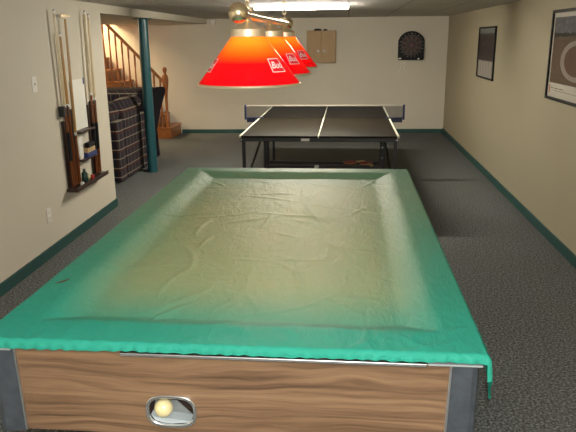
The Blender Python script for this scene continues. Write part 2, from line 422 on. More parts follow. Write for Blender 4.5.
# rails with sloping cushions
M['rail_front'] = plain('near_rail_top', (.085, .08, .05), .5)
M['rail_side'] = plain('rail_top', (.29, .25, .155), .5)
def cushion_cloth(name, top):                  # cushion cloth, darkening upwards to the colour of the rail top
    m, nt, b = new_mat(name); t = N(nt, 'ShaderNodeTexCoord'); q = N(nt, 'ShaderNodeSeparateXYZ'); L(nt, t.outputs['Object'], q.inputs[0])
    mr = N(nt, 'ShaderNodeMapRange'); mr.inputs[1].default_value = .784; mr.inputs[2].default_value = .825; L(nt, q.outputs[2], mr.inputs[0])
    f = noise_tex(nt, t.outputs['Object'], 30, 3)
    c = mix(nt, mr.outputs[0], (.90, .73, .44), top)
    L(nt, mix(nt, val(nt, 'MULTIPLY', f, .15), c, (.4, .34, .2)), b.inputs['Base Color'])
    b.inputs['Roughness'].default_value = .95; b.inputs['Specular IOR Level'].default_value = .1; M[name] = m
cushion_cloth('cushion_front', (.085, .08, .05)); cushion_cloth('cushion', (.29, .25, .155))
def rail(mat, axis, sgn):
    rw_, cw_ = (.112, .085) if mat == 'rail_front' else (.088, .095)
    prof = []
    for k in range(9):
        t_ = k/8; prof.append((rw_+cw_*t_, .826-.0455*(t_*t_*(3-2*t_))))
    bm = BM()
    if axis == 'y':                            # a rail across the width
        e = 0 if sgn < 0 else TL
        f_ = lambda d: e-sgn*d
        prism(bm, [(f_(.004), zt), (f_(.004), .8265), (f_(rw_), .8265), (f_(rw_), zt)], -hw, hw, 'x')
    else:
        e = hw*sgn
        f_ = lambda d: e-sgn*d
        prism(bm, [(f_(0), zt), (f_(0), .8265), (f_(rw_), .8265), (f_(rw_), zt)], .113, TL-.093, 'y')
    rot(bm); r_ = obj('rail', bm, mat, pt, .003)
    bm = BM(); A_, B_ = [], []
    for d, z in prof:
        if axis == 'y': A_.append(bm.verts.new((-hw+d-.02, f_(d), z))); B_.append(bm.verts.new((hw-d+.02, f_(d), z)))
        else: A_.append(bm.verts.new((f_(d), d+.01, z))); B_.append(bm.verts.new((f_(d), TL-d, z)))
    A2 = [bm.verts.new((v.co.x, v.co.y, .7795)) for v in (A_[0], A_[-1])]; B2 = [bm.verts.new((v.co.x, v.co.y, .7795)) for v in (B_[0], B_[-1])]
    for k in range(8): bm.faces.new((A_[k], A_[k+1], B_[k+1], B_[k]))
    bm.faces.new((A2[0], B2[0], B_[0], A_[0])); bm.faces.new((A2[1], A_[-1], B_[-1], B2[1])); bm.faces.new((A2[0], A2[1], B2[1], B2[0]))
    bm.faces.new(A_+[A2[1], A2[0]]); bm.faces.new(B_+[B2[1], B2[0]])
    rot(bm); obj('cushion', bm, 'cushion_front' if mat == 'rail_front' else 'cushion', r_, smooth=True)
rail('rail_front', 'y', -1); rail('rail_side', 'y', 1); rail('rail_side', 'x', -1); rail('rail_side', 'x', 1)
bm = BM(); box(bm, -hw+.094, hw-.094, .094, TL-.094, .75, .779); rot(bm); obj('bed', bm, 'felt', pt)
# bright strip under the hem on the front rail
bm = BM(); box(bm, -.30, hw-.137, -.018, .0035, zt-.004, .809); rot(bm); obj('rail_trim_strip', bm, 'aluminium', pt, .002)
# ball return: ring, tray and deflector
bm = BM()
for i in range(2): pass
def ringmesh(bm, a, b, wa, y_a, y_b):
    P0 = stadium(a, b, 48); P1 = stadium(a+wa, b+wa, 48)
    R = [[bm.verts.new((CXH+u, y, CZH+w)) for u, w in P] for P, y in ((P0, y_b), (P0, y_a), (P1, y_a), (P1, y_b))]
    for k in range(4):
        A_, B_ = R[k], R[(k+1) % 4]
        for i in range(48): bm.faces.new((A_[i], A_[(i+1) % 48], B_[(i+1) % 48], B_[i]))
ringmesh(bm, HA-.003, HB-.003, .010, .003, .0115); rot(bm); obj('return_ring', bm, 'chrome', pt, .002, True)
bm = BM(); P0 = stadium(HA-.001, HB-.001, 48)
R = [[bm.verts.new((CXH+u*k, y, CZH+w*k)) for u, w in P0] for k, y in ((1, .0125), (1, .085), (.96, .09))]
for A_, B_ in zip(R, R[1:]):
    for i in range(48): bm.faces.new((A_[i], A_[(i+1) % 48], B_[(i+1) % 48], B_[i]))
bm.faces.new(R[-1]); rot(bm); tr = obj('return_tray', bm, 'dark_cavity', pt, smooth=True)
def plate_yz(poly, y0_, y1_, name, mat):
    bm = BM(); prism(bm, poly, y0_, y1_, 'y')
    for v in bm.verts: v.co.x += CXH; v.co.z += CZH
    rot(bm); return obj(name, bm, mat, tr)
plate_yz([(-.064, -.008), (-.060, .012), (.006, .010), (.050, -.034), (-.050, -.034)], .050, .053, 'deflector_plate', 'tray_grey')
plate_yz([(-.064, -.0165), (-.055, -.024), (-.03, -.0262), (0, -.0285), (.056, -.0345), (.050, -.038), (0, -.0445), (-.03, -.0425), (-.052, -.035)], .0125, .0495, 'runway', 'lip_grey')
for sx in (-1, 1):
    for yy in (.22, TL-.22):
        bm = BM(); x = sx*(hw-.2)
        lathe(bm, [(.075, 0), (.078, .03), (.06, .04), (.062, .10), (.085, zb-.001)], x, yy, 0, 28); rot(bm); obj('leg', bm, 'black_metal', pt, smooth=True)
# ball
bx0, bz0 = -.528, CZH-.0262+.0280
bm = BM(); sphere(bm, (bx0, TY+.022, bz0), .0275, 36)
tag(obj('cue_ball', bm, 'ivory', origin=(bx0, TY+.022, bz0-.0275), smooth=True), 'ivory white cue ball lying in the oval return slot of the pool table', 'ball')

# ------------------------------------------------------------------ vinyl cover
CW, CL = TW+.018, TL+.016
ZR, ZBED = .8395, .809
def sstep(a, b, x):
    t = max(0, min(1, (x-a)/(b-a))); return t*t*(3-2*t)
def nz(x, y, z=0): return noise.noise(Vector((x, y, z)))
def ridged(x, y, z=0): return 1-abs(nz(x, y, z))*2
creases = []                                   # long soft folds pulled across the cloth
rc = random.Random(11)
for k in range(46):
    x = rc.uniform(-.48, .48); y = rc.uniform(.25, 2.2); a = rc.gauss(.9 if x < 0 else 2.2, .6)
    creases.append((x, y, math.cos(a), math.sin(a), rc.uniform(.08, .26), rc.uniform(.0016, .0044), rc.uniform(.008, .018), rc.uniform(-1.6, 1.6)))
for k in range(22):                            # gathers over the near rail
    x = rc.uniform(-.66, .66); y = rc.uniform(.02, .16); a = rc.uniform(.3, 2.8)
    creases.append((x, y, math.cos(a), math.sin(a), rc.uniform(.04, .13), rc.uniform(.0014, .0030), rc.uniform(.008, .015), rc.uniform(-3, 3)))
def top_z(u, v):
    dl, dr, df, db = u+CW/2, CW/2-u, v, CL-v
    wl, wr, wf, wb = .098+.008*nz(v*3, 1), .092+.01*nz(v*3, 9), .114+.008*nz(u*4, 3), .095
    inn = min(sstep(wl, wl+.13, dl), sstep(wr, wr+.13, dr), sstep(wf, wf+.12, df), sstep(wb, wb+.10, db))
    z = ZR+(ZBED-ZR)*inn
    z += .0022*nz(u*3.1, v*2.3, 4)*1.2*inn+.0014*nz(u*9, v*7, 2)+.0006*nz(u*24, v*21, 7)
    for cx, cy, c, s, ln_, amp, w, cv in creases:
        du, dv = u-cx, v-cy
        if abs(du) > .4 or abs(dv) > .4: continue
        p = du*c+dv*s; q = -du*s+dv*c-cv*p*p
        if abs(p) < ln_ and abs(q) < w*3:
            z += amp*math.exp(-(q/w)**2)*(1-(p/ln_)**2)**2
    if df < .1: z += .0022*sstep(.1, .0, df)*nz(u*30, v*8, 5)
    return max(z, ZR+.0-.0015 if inn < .02 else ZBED-.004)
NU, NV, NH = 200, 300, 8
us = [-CW/2+CW*i/NU for i in range(NU+1)]; vs_ = [CL*j/NV for j in range(NV+1)]
def gauss(x, c, s): return math.exp(-((x-c)/s)**2)
def hem(side, p):
    if side == 'f': return .024+.003*nz(p*9, 2)+.002*nz(p*40, 5)+.004*sstep(-.2, -.6, p)
    if side == 'b': return .05+.01*nz(p*6, 8)
    if side == 'l': return .040+.008*nz(p*5, 4)
    if side == 'r': return .034+.006*nz(p*6, 6)+.135*gauss(p, .055, .05)+.05*gauss(p, CL-.05, .07)
bm = BM(); grid = {}
for i in range(-NH, NU+NH+1):
    for j in range(-NH, NV+NH+1):
        iu, jv = max(0, min(NU, i)), max(0, min(NV, j)); u, v = us[iu], vs_[jv]
        ou = (-i if i < 0 else i-NU if i > NU else 0)/NH; ov = (-j if j < 0 else j-NV if j > NV else 0)/NH
        z = top_z(u, v)
        x, y = u, v
        if ou or ov:
            k = max(ou, ov); d = 0
            if ou: d = max(d, hem('l' if i < 0 else 'r', v)*ou)
            if ov: d = max(d, hem('f' if j < 0 else 'b', u)*ov)
            if ou and ov: d = max(hem('l' if i < 0 else 'r', v), hem('f' if j < 0 else 'b', u))*k
            rr = .012
            out = rr*(1-math.exp(-d/.008))
            pl = .0028*math.sin((u if ov >= ou else v)*150+4*nz(u*8, v*8))*min(1, d/.02)
            fl = 0
            if i > NU: fl = .017*gauss(v, .06, .06)*ou+.02*gauss(v, CL-.05, .09)*ou
            cu = ou/max(1e-6, math.hypot(ou, ov)); cv = ov/max(1e-6, math.hypot(ou, ov))
            if ou: x += (1 if i > NU else -1)*((out+pl)*cu+fl)
            if ov: y += (1 if j > NV else -1)*(out+pl)*cv
            z -= d
        grid[i, j] = bm.verts.new((x, y-.008, z))
for i in range(-NH, NU+NH):
    for j in range(-NH, NV+NH):
        bm.faces.new((grid[i, j], grid[i+1, j], grid[i+1, j+1], grid[i, j+1]))
for v in bm.verts: pass
rot(bm)
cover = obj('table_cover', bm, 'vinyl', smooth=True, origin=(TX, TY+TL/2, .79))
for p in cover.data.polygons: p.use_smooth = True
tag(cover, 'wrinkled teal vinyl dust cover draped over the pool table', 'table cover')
# a small brown tear on the left rail
bm = BM()
tp = [(-1.012, 1.978), (-1.004, 1.996), (-.995, 2.006), (-.983, 2.024), (-.979, 2.022), (-.986, 2.003), (-.990, 1.992), (-1.003, 1.984)]
tv = []
for x, y in tp:
    tv.append(bm.verts.new((x, y, top_z(x-TX, y-TY)+.0012)))
bm.faces.new(tv)
g = bmesh.ops.extrude_face_region(bm, geom=bm.faces[:])
for v in [q for q in g['geom'] if isinstance(q, bmesh.types.BMVert)]: v.co.z += .001
M['rust'] = plain('rust_brown_patch', (.10, .03, .012), .8)
tear = obj('tear', bm, 'rust', cover); tear['label'] = 'small brown tear in the cover'

# ------------------------------------------------------------------ billiard lamp
LX = -.331; LY = [2.15, 2.77, 3.39]; BZ = 1.737
lamp = thing('billiard_light', 'brass billiard light with three glowing red and amber shades hung over the pool table', 'hanging lamp', (LX, 2.77, BZ))
bm = BM(); tube(bm, [(LX, 1.97, BZ), (LX, 3.57, BZ)], .017, 20); obj('bar', bm, 'brass', lamp, smooth=True)
for y in (1.97, 3.57):
    bm = BM(); sphere(bm, (LX, y, BZ), .031, 40); obj('finial_ball', bm, 'brass', lamp, smooth=True)
for y in (LY[0], LY[2]):
    bm = BM(); z = BZ+.022; k = 0
    torus(bm, (LX, y, BZ+.012), .012, .0022, Matrix.Rotation(PI/2, 3, 'X'), 16, 6)
    while z < CZ-.012:
        torus(bm, (LX, y, z+.012), .0085, .0019, Matrix.Rotation(PI/2, 3, 'Z' if 0 else 'Y') @ Matrix.Rotation(k*PI/2, 3, 'X'), 14, 6, 1.5, 1); z += .0205; k += 1
    lathe(bm, [(.028, -.016), (.03, -.002), (.03, -.0005)], LX, y, CZ, 24)
    obj('chain', bm, 'brass', lamp, smooth=True)
ST, SB, RT, RB = 1.670, 1.515, .054, .172
def cone_pt(cy, ang, s, dz, off):
    """point on the shade: s metres along the slope from mid height, dz metres round it"""
    hgt = ST-SB; sl = math.hypot(hgt, RB-RT)
    f = .40+s/sl; z = SB+hgt*f; r_ = RB+(RT-RB)*f
    rm = RB+(RT-RB)*.40
    a = ang+dz/rm
    return Vector((LX+(r_+off)*math.sin(a), cy-(r_+off)*math.cos(a), z+off*.6))
txt = bpy.data.curves.new('word', 'FONT'); txt.body = 'Bud'; txt.size = .036; txt.align_x = 'CENTER'; txt.align_y = 'CENTER'; txt.shear = .35; txt.offset = .0006
tmp = bpy.data.objects.new('word', txt); C.objects.link(tmp)
bpy.context.view_layer.update()
tme = bpy.data.meshes.new_from_object(tmp.evaluated_get(bpy.context.evaluated_depsgraph_get()))
bpy.data.objects.remove(tmp)
for iy, y in enumerate(LY):
    bm = BM(); t_ = .003
    prof = [(RT, ST), (RT+(RB-RT)*.5, SB+(ST-SB)*.5), (RB, SB), (RB-t_, SB), (RT-t_, ST-.0005)]
    rings = []
    for r_, z in prof: rings.append([bm.verts.new((LX+r_*math.cos(2*PI*i/72), y+r_*math.sin(2*PI*i/72), z)) for i in range(72)])
    for a, b_ in zip(rings, rings[1:]+rings[:1]):
        for i in range(72): bm.faces.new((a[i], a[(i+1) % 72], b_[(i+1) % 72], b_[i]))
    # origin of the shade's own mesh at its top edge, so the colour runs down from the cap
    o = obj('lamp_shade', bm, 'shade', lamp, smooth=True, origin=(LX, y, ST))
    bm = BM(); torus(bm, (LX, y, SB-.001), RB-.0005, .0042, Matrix.Identity(3), 72, 8); obj('rim', bm, 'cap_brass', o, smooth=True)
    bm = BM(); lathe(bm, [(RT+.002, -.003), (RT+.003, .0), (RT+.002, .018), (RT+.003, .021), (RT+.001, .023), (.036, .034), (.020, .045), (.013, .052), (.013, .060)], LX, y, ST, 40); obj('cap', bm, 'cap_brass', o, smooth=True)
    bm = BM(); lathe(bm, [(.0, -.100), (.018, -.096), (.028, -.078), (.028, -.062), (.017, -.035), (.013, -.02), (.013, -.004)], LX, y, ST, 20); obj('bulb', bm, 'bulb', o, smooth=True)
    for ang in (.93, .93-2*PI/3, .93+2*PI/3):
        H = .0265
        bm = BM(); n = 6
        gq = [[bm.verts.new(cone_pt(y, ang, -H+2*H*j/n, -H+2*H*i/n, .0006)) for j in range(n+1)] for i in range(n+1)]
        for i in range(n):
            for j in range(n): bm.faces.new((gq[i][j], gq[i+1][j], gq[i+1][j+1], gq[i][j+1]))
        lg = obj('logo_panel', bm, 'logo_red', o); lg['label'] = 'red square badge with white outline and white script lettering'
        bm = BM(); fr = [(-H, -H), (H, -H), (H, H), (-H, H)]
        w = .0028
        for k in range(4):
            (a0, b0), (a1, b1) = fr[k], fr[(k+1) % 4]
            prev = None
            for q in range(7):
                f_ = q/6; a_ = a0+(a1-a0)*f_; b_ = b0+(b1-b0)*f_
                sc_ = (H-w)/H
                cur = (bm.verts.new(cone_pt(y, ang, b_, a_, .0012)), bm.verts.new(cone_pt(y, ang, b_*sc_, a_*sc_, .0012)))
                if prev: bm.faces.new((prev[0], cur[0], cur[1], prev[1]))
                prev = cur
        base_n = len(bm.verts)
        vs2 = [bm.verts.new(cone_pt(y, ang, v.co.y, v.co.x*.82, .0013)) for v in tme.vertices]
        for p in tme.polygons: bm.faces.new([vs2[i] for i in p.vertices])
        obj('lettering', bm, 'logo_white', lg)
bpy.data.meshes.remove(tme)

# ------------------------------------------------------------------ fluorescent ceiling light
fy, fx0, fx1 = 7.06, -1.02, .012
t = thing('ceiling_strip_light', 'long white lit fluorescent strip light mounted on the ceiling', 'ceiling light', ((fx0+fx1)/2, fy, CZ))
bm = BM(); box(bm, fx0, fx1, fy-.06, fy+.06, CZ-.014, CZ-.0005); obj('housing', bm, 'fixture', t, .004)
for k, dy in enumerate((-.032, .032)):
    bm = BM(); tube(bm, [(fx0+.02, fy+dy, CZ-.027), (fx1-.02, fy+dy, CZ-.027)], .0115, 16); obj('tube', bm, 'tube', t, smooth=True)
for x in (fx0+.001, fx1-.029):
    for dy in (-.032, .032):
        bm = BM(); box(bm, x+.010, x+.018, fy+dy-.011, fy+dy+.011, CZ-.038, CZ-.0145); obj('socket', bm, 'fixture', t, .002)

# ------------------------------------------------------------------ table tennis table
GX, GY = -.2702, 5.9595
tt = thing('table_tennis_table', 'dark green-black table tennis table with white lines on folding steel legs', 'table', (GX, GY+1.37, 0))
HT = .76
for k, yc in enumerate((GY+.6845, GY+2.0555)):
    bm = BM(); box(bm, GX-.7625, GX+.7625, yc-.6845, yc+.6845, HT-.018, HT); top = obj('tabletop_half', bm, 'tt_top', tt, origin=(GX, yc, HT))
    bm = BM(); z0, z1 = HT-.055, HT-.0185
    for a in ((GX-.755, GX+.755, yc-.678, yc-.655), (GX-.755, GX+.755, yc+.655, yc+.678), (GX-.755, GX-.732, yc-.655, yc+.655), (GX+.732, GX+.755, yc-.655, yc+.655)): box(bm, *a, z0, z1)
    obj('apron', bm, 'black_metal', tt, .003)
def leg(x, y, w=.032, z1=HT-.056):
    bm = BM(); box(bm, x-w/2, x+w/2, y-w/2, y+w/2, .03, z1); o = obj('leg', bm, 'black_metal', tt, .003)
    bm = BM(); lathe(bm, [(.02, 0), (.022, .004), (.022, .0295)], x, y, 0, 16); obj('foot', bm, 'black_metal', o, smooth=True)
    return o
legrows = [(GY+.10, .735, .032), (GY+1.24, .675, .032), (GY+1.50, .675, .032), (GY+2.62, .735, .032)]
for k, (yy, dx, w) in enumerate(legrows):
    for sx in (-1, 1):
        ww = .06 if (k == 1 and sx > 0) else w
        o = leg(GX+sx*dx, yy, ww)
        if ww > .05:
            for z in (.20, .33, .45, .58):
                bm = BM(); tube(bm, [(GX+sx*dx, yy-.0305, z), (GX+sx*dx, yy-.0345, z)], .009, 12); obj('bolt', bm, 'bolt', o)
for sx in (-1, 1):
    for y0_, y1_ in ((GY+.12, GY+1.22), (GY+2.60, GY+1.52)):
        bm = BM(); x0_, x1_ = GX+sx*.735, GX+sx*.675
        bar(bm, (x0_-sx*.02, y0_, .30), (x1_, y1_, .66), .018, .014); obj('brace', bm, 'black_metal', tt)
for yy in (GY+1.24, GY+1.50):
    bm = BM(); bar(bm, (GX-.655, yy, .215), (GX+.642, yy, .215), .03, .03); obj('crossbar', bm, 'black_metal', tt)
bm = BM(); box(bm, GX-.10, GX-.05, GY+1.223, GY+1.2245, .19, .24); o = obj('latch', bm, 'white', tt)
bm = BM(); box(bm, GX-.165, GX-.085, GY+.0035, GY+.0055, HT-.050, HT-.024); o = obj('sticker', bm, 'paper', tt); o['label'] = 'small white sticker on the front edge'
for sx in (-1, 1):
    bm = BM(); tube(bm, [(GX+sx*.742, GY+.005, HT-.037), (GX+sx*.742, GY+.001, HT-.037)], .008, 12); obj('bolt', bm, 'bolt', tt)
# net
ny = GY+1.37
nt_ = thing('table_tennis_net', 'dark table tennis net with white top tape clamped across the table', 'net', (GX, ny, HT))
bm = BM(); box(bm, GX-.90, GX+.90, ny-.0012, ny+.0012, HT+.004, HT+.140); obj('mesh', bm, 'net', nt_)
bm = BM(); box(bm, GX-.90, GX+.90, ny-.004, ny+.004, HT+.1405, HT+.153); o = obj('tape', bm, 'net_tape', nt_); o['label'] = 'white top tape'
for sx in (-1, 1):
    bm = BM(); x = GX+sx*.913; box(bm, x-.012, x+.012, ny-.014, ny+.014, HT-.015, HT+.158); p_ = obj('net_post', bm, 'navy_net', nt_, .004)
    bm = BM(); xs = sorted((GX+sx*.70, GX+sx*.899)); box(bm, xs[0], xs[1], ny-.02, ny+.02, HT+.0008, HT+.012)
    xs = sorted((GX+sx*.772, GX+sx*.899)); box(bm, xs[0], xs[1], ny-.014, ny+.014, HT-.045, HT-.0005)
    obj('clamp', bm, 'navy_net', p_, .003)
# paddles on the crossbars
def paddle(x, y, ang, label):
    z = .2305
    t = thing('table_tennis_paddle', label, 'paddle', (x, y, z), 'paddles under the table tennis table')
    R_ = Matrix.Translation((x, y, 0)) @ Matrix.Rotation(ang, 4, 'Z')
    bm = BM(); poly = [(.078*math.cos(a), .08*math.sin(a)) for a in [2*PI*i/28 for i in range(28)]]
    prism(bm, poly, z+.003, z+.010, 'z'); 
    for v in bm.verts: v.co = R_ @ v.co
    o = obj('blade', bm, 'tan_wood', t)
    bm = BM(); prism(bm, poly, z+.0102, z+.0135, 'z')
    prism(bm, poly, z, z+.0028, 'z')
    for v in bm.verts: v.co = R_ @ v.co
    obj('rubber', bm, 'red_rubber', t)
    bm = BM(); box(bm, -.014, .014, -.185, -.078, z, z+.024); 
    for v in bm.verts: v.co = R_ @ v.co
    obj('handle', bm, 'tan_wood', t, .005)
paddle(GX+.50, GY+1.36, .35, 'red paddle lying on the lower bars by the right legs of the table tennis table')
paddle(GX+.31, GY+1.40, 1.9, 'red paddle with tan handle lying further from the right legs under the table tennis table')
bm = BM()
for i in range(1): prism(bm, [(-.02, 0), (.02, 0), (.012, .20), (-.012, .20)], 0, .02, 'x')
for v in bm.verts: v.co = Matrix.Translation((GX-.60, GY+1.37, .2315)) @ Matrix.Rotation(-.55, 4, 'Y') @ v.co
bm.free()

# ------------------------------------------------------------------ cue rack on the left wall
def wl(y, off=0): return LW(y)+off
WX = LW(5.3)
rk = thing('cue_rack', 'dark walnut wall rack holding pool cues on the left wall', 'cue rack', (WX+.03, 5.32, .44))
def onwall(bm):                               # built against x=0, then set on the slightly turned wall
    for v in bm.verts: v.co.x += LW(v.co.y)+.002
def rackpart(name, mat, *boxes, parent=rk, bevel=.003):
    bm = BM()
    for b_ in boxes: box(bm, *b_)
    onwall(bm); return obj(name, bm, mat, parent, bevel)
rackpart('upright_panel', 'rack_wood', (0, .018, 5.06, 5.22, .455, 1.10))
rackpart('upright_panel', 'rack_wood', (0, .018, 5.555, 5.70, .44, 1.10))
rackpart('backing_strip', 'rack_wood', (0, .012, 4.99, 5.059, .455, 1.02))
rackpart('shelf', 'rack_wood', (0, .07, 5.221, 5.554, .885, .903))
rackpart('shelf', 'rack_wood', (0, .07, 5.221, 5.554, .640, .656))
rackpart('tray', 'rack_wood', (0, .095, 4.96, 5.715, .428, .454), (.085, .095, 4.96, 5.715, .4545, .466))
rackpart('cue_clip', 'black_metal', (0, .05, 4.965, 5.003, 1.06, 1.145), (0, .05, 5.040, 5.058, 1.06, 1.145))
rackpart('cue_clip', 'black_metal', (0, .05, 5.625, 5.658, 1.101, 1.125))
def cue(y0_, y1_, off, top, zj, label, wrap=True, shaft='cue_maple', name='pool_cue', zb_=.4665):
    x0_ = LW(y0_)+off
    lean = lambda z: (x0_+(.012-off+.0)*.0+0, y0_+(y1_-y0_)*(z-zb_)/(top-zb_), z)
    t = thing(name, label, 'pool cue', (x0_, y0_, zb_), 'pool cues in the wall rack')
    bm = BM(); tube(bm, [lean(zb_), lean(zb_+.01), lean(zj-.02)], [.013, .0145, .0115], 14); bt = obj('butt', bm, 'cue_butt', t, smooth=True)
    if wrap:
        bm = BM(); tube(bm, [lean(zb_+.22), lean(zb_+.46)], .0145, 14); obj('grip_wrap', bm, 'black_box', t, smooth=True)
    bm = BM(); tube(bm, [lean(zj-.02), lean(zj+.005)], .0118, 14); obj('joint_collar', bm, 'white', t, smooth=True)
    bm = BM(); tube(bm, [lean(zj+.005), lean(top-.03)], [.0125, .009], 14); obj('shaft', bm, shaft, t, smooth=True)
    return t, lean
def tip(t, lean, top):
    bm = BM(); tube(bm, [lean(top-.0299), lean(top-.006)], .0091, 12); obj('ferrule', bm, 'white', t, smooth=True)
    bm = BM(); tube(bm, [lean(top-.0059), lean(top)], .0085, 12); obj('tip', bm, 'chalk_blue', t, smooth=True)
c = cue(5.035, 5.0, .038, 1.895, 1.15, 'pale pool cue standing at the near left end of the wall rack', True); tip(*c, 1.895)
c = cue(5.095, 5.075, .036, 1.72, 1.15, 'yellowish pool cue between the nearest cue and the bridge stick', False, 'cue_ash'); tip(*c, 1.72)
c = cue(5.585, 5.635, .036, 1.91, 1.20, 'pale pool cue second from the far end of the wall rack, its tip highest', True); tip(*c, 1.91)
c = cue(5.655, 5.715, .036, 1.885, 1.15, 'pale pool cue standing last at the far end of the wall rack', True); tip(*c, 1.885)
t, lean = cue(5.16, 5.20, .038, 1.86, .9, 'mechanical bridge stick with a crosswise brass head in the wall rack', False, 'cue_ash', 'bridge_stick')
t['category'] = 'bridge stick'
bm = BM(); p = Vector(lean(1.85))
prism(bm, [(p.y-.075, 1.845), (p.y+.075, 1.845), (p.y+.075, 1.858), (p.y+.05, 1.866), (p.y+.025, 1.858), (p.y, 1.868), (p.y-.025, 1.858), (p.y-.05, 1.866), (p.y-.075, 1.858)], p.x-.006, p.x+.006, 'x')
obj('bridge_head', bm, 'brass', t)
# things kept on the rack
def onrack(name, mat, label, cat, b_, bevel=.002, group=None):
    bm = BM(); box(bm, *b_); onwall(bm)
    o = obj(name, bm, mat, None, bevel, origin=(LW((b_[2]+b_[3])/2)+(b_[0]+b_[1])/2, (b_[2]+b_[3])/2, b_[4]))
    return tag(o, label, cat, group)
onrack('paper_sheet', 'paper', 'large white paper sheet standing above the upper shelf of the cue rack', 'paper', (.002, .004, 5.235, 5.545, .9035, 1.335), 0)
onrack('tape', 'chalk_blue', 'tiny blue tape strip at the top corner of the white paper sheet', 'tape', (.0045, .006, 5.52, 5.545, 1.285, 1.34), 0)
onrack('card', 'paper', 'narrow white printed card standing on the lower rack shelf', 'card', (.030, .034, 5.232, 5.315, .6565, .85), 0)
onrack('chalk_box', 'chalk_blue', 'dark blue flat box lying on the lower rack shelf', 'box', (.008, .068, 5.33, 5.545, .6565, .695))
onrack('chalk_box', 'tan_wood', 'tan box stacked on the dark blue box on the rack shelf', 'box', (.012, .060, 5.36, 5.53, .6955, .733))
onrack('chalk_box', 'black_box', 'black box topmost of the stack on the rack shelf', 'box', (.012, .055, 5.40, 5.54, .7335, .775))
bm = BM(); cy_ = 5.325; sphere(bm, (LW(cy_)+.044, cy_, .4545+.03), .029, 28)
tag(obj('ball', bm, 'ivory', None, origin=(LW(cy_)+.044, cy_, .4555), smooth=True), 'cream ball resting in the bottom tray of the cue rack', 'ball')
onrack('chalk_cube', 'red_rubber', 'red chalk cube in the bottom tray beside the cream ball', 'chalk', (.045, .075, 5.372, 5.412, .4545, .488))
onrack('chalk_cube', 'white', 'white chalk cube near the left end of the rack tray', 'chalk', (.06, .083, 5.115, 5.145, .4545, .482))
bm = BM(); cy_ = 5.262; lathe(bm, [(.026, 0), (.028, .006), (.028, .075), (.012, .095), (.012, .115), (0, .117)], LW(cy_)+.045, cy_, .4545, 20)
tag(obj('bottle', bm, 'bottle_green', None, origin=(LW(cy_)+.045, cy_, .4545), smooth=True), 'small dark green bottle in the rack tray left of the cream ball', 'bottle')

# ------------------------------------------------------------------ switch and outlet
def plate(name, label, cat, y, z, kind):
    t = thing(name, label, cat, (LW(y), y, z))
    bm = BM(); box(bm, 0, .006, y-.036, y+.036, z-.058, z+.058)
    for v in bm.verts: v.co.x += LW(y)+.0008
    obj('plate', bm, 'white', t, .003)
    X = LW(y)+.0072
    if kind == 'switch':
        bm = BM(); prism(bm, [(X, z-.012), (X+.012, z+.004), (X+.010, z+.012), (X, z+.012)], y-.005, y+.005, 'y'); obj('toggle', bm, 'white', t)
    else:
        for dz in (-.022, .022):
            bm = BM(); box(bm, X, X+.003, y-.016, y+.016, z+dz-.015, z+dz+.015); f_ = obj('receptacle', bm, 'white', t, .003)
            bm = BM()
            for dy in (-.006, .006): box(bm, X+.0032, X+.0036, y+dy-.0012, y+dy+.0012, z+dz-.003, z+dz+.007)
            obj('slot', bm, 'slot', f_)
plate('light_switch', 'white light switch plate on the left wall before the cue rack', 'light switch', 4.60, 1.346, 'switch')
plate('wall_outlet', 'white double power outlet low on the left wall', 'outlet', 4.588, .332, 'outlet')

# ------------------------------------------------------------------ back wall: cabinet, dartboard, sensor
cx0, cx1, cz0, cz1 = -.716, -.211, 1.237, 1.775; yb = BW(-.716)-.001
t = thing('dart_cabinet', 'light oak two-door cabinet hung on the back wall behind the lamp', 'cabinet', ((cx0+cx1)/2, yb, cz0))
bm = BM(); box(bm, cx0, cx1, yb-.085, yb, cz0, cz1); obj('body', bm, 'cabinet_wood', t, .004)
mx_ = (cx0+cx1)/2
for a, b_, kx in ((cx0+.003, mx_-.002, mx_-.05), (mx_+.002, cx1-.003, mx_+.05)):
    bm = BM(); box(bm, a, b_, yb-.105, yb-.086, cz0+.003, cz1-.003); d_ = obj('door', bm, 'cabinet_wood', t, .004)
    bm = BM(); lathe(bm, [(.010, 0), (.008, -.012), (.020, -.020), (.022, -.028), (.012, -.036), (0, -.037)], kx, yb-.105, cz0+.20, 18, 'y'); obj('knob', bm, 'white', d_, smooth=True)
for a, b_, h, lb in ((-.595, -.455, .034, 'longer black case lying on top of the oak wall cabinet'), (-.435, -.355, .03, 'shorter black case lying on top of the oak wall cabinet')):
    bm = BM(); prism(bm, [(a, cz1), (b_, cz1), (b_-.01, cz1+h*.7), (b_-.05, cz1+h), (a+.03, cz1+h), (a+.006, cz1+h*.6)], yb-.08, yb-.03, 'y')
    tag(obj('dart_case', bm, 'black_box', None, .004, origin=((a+b_)/2, yb-.055, cz1)), lb, 'case', 'black cases on the oak cabinet')
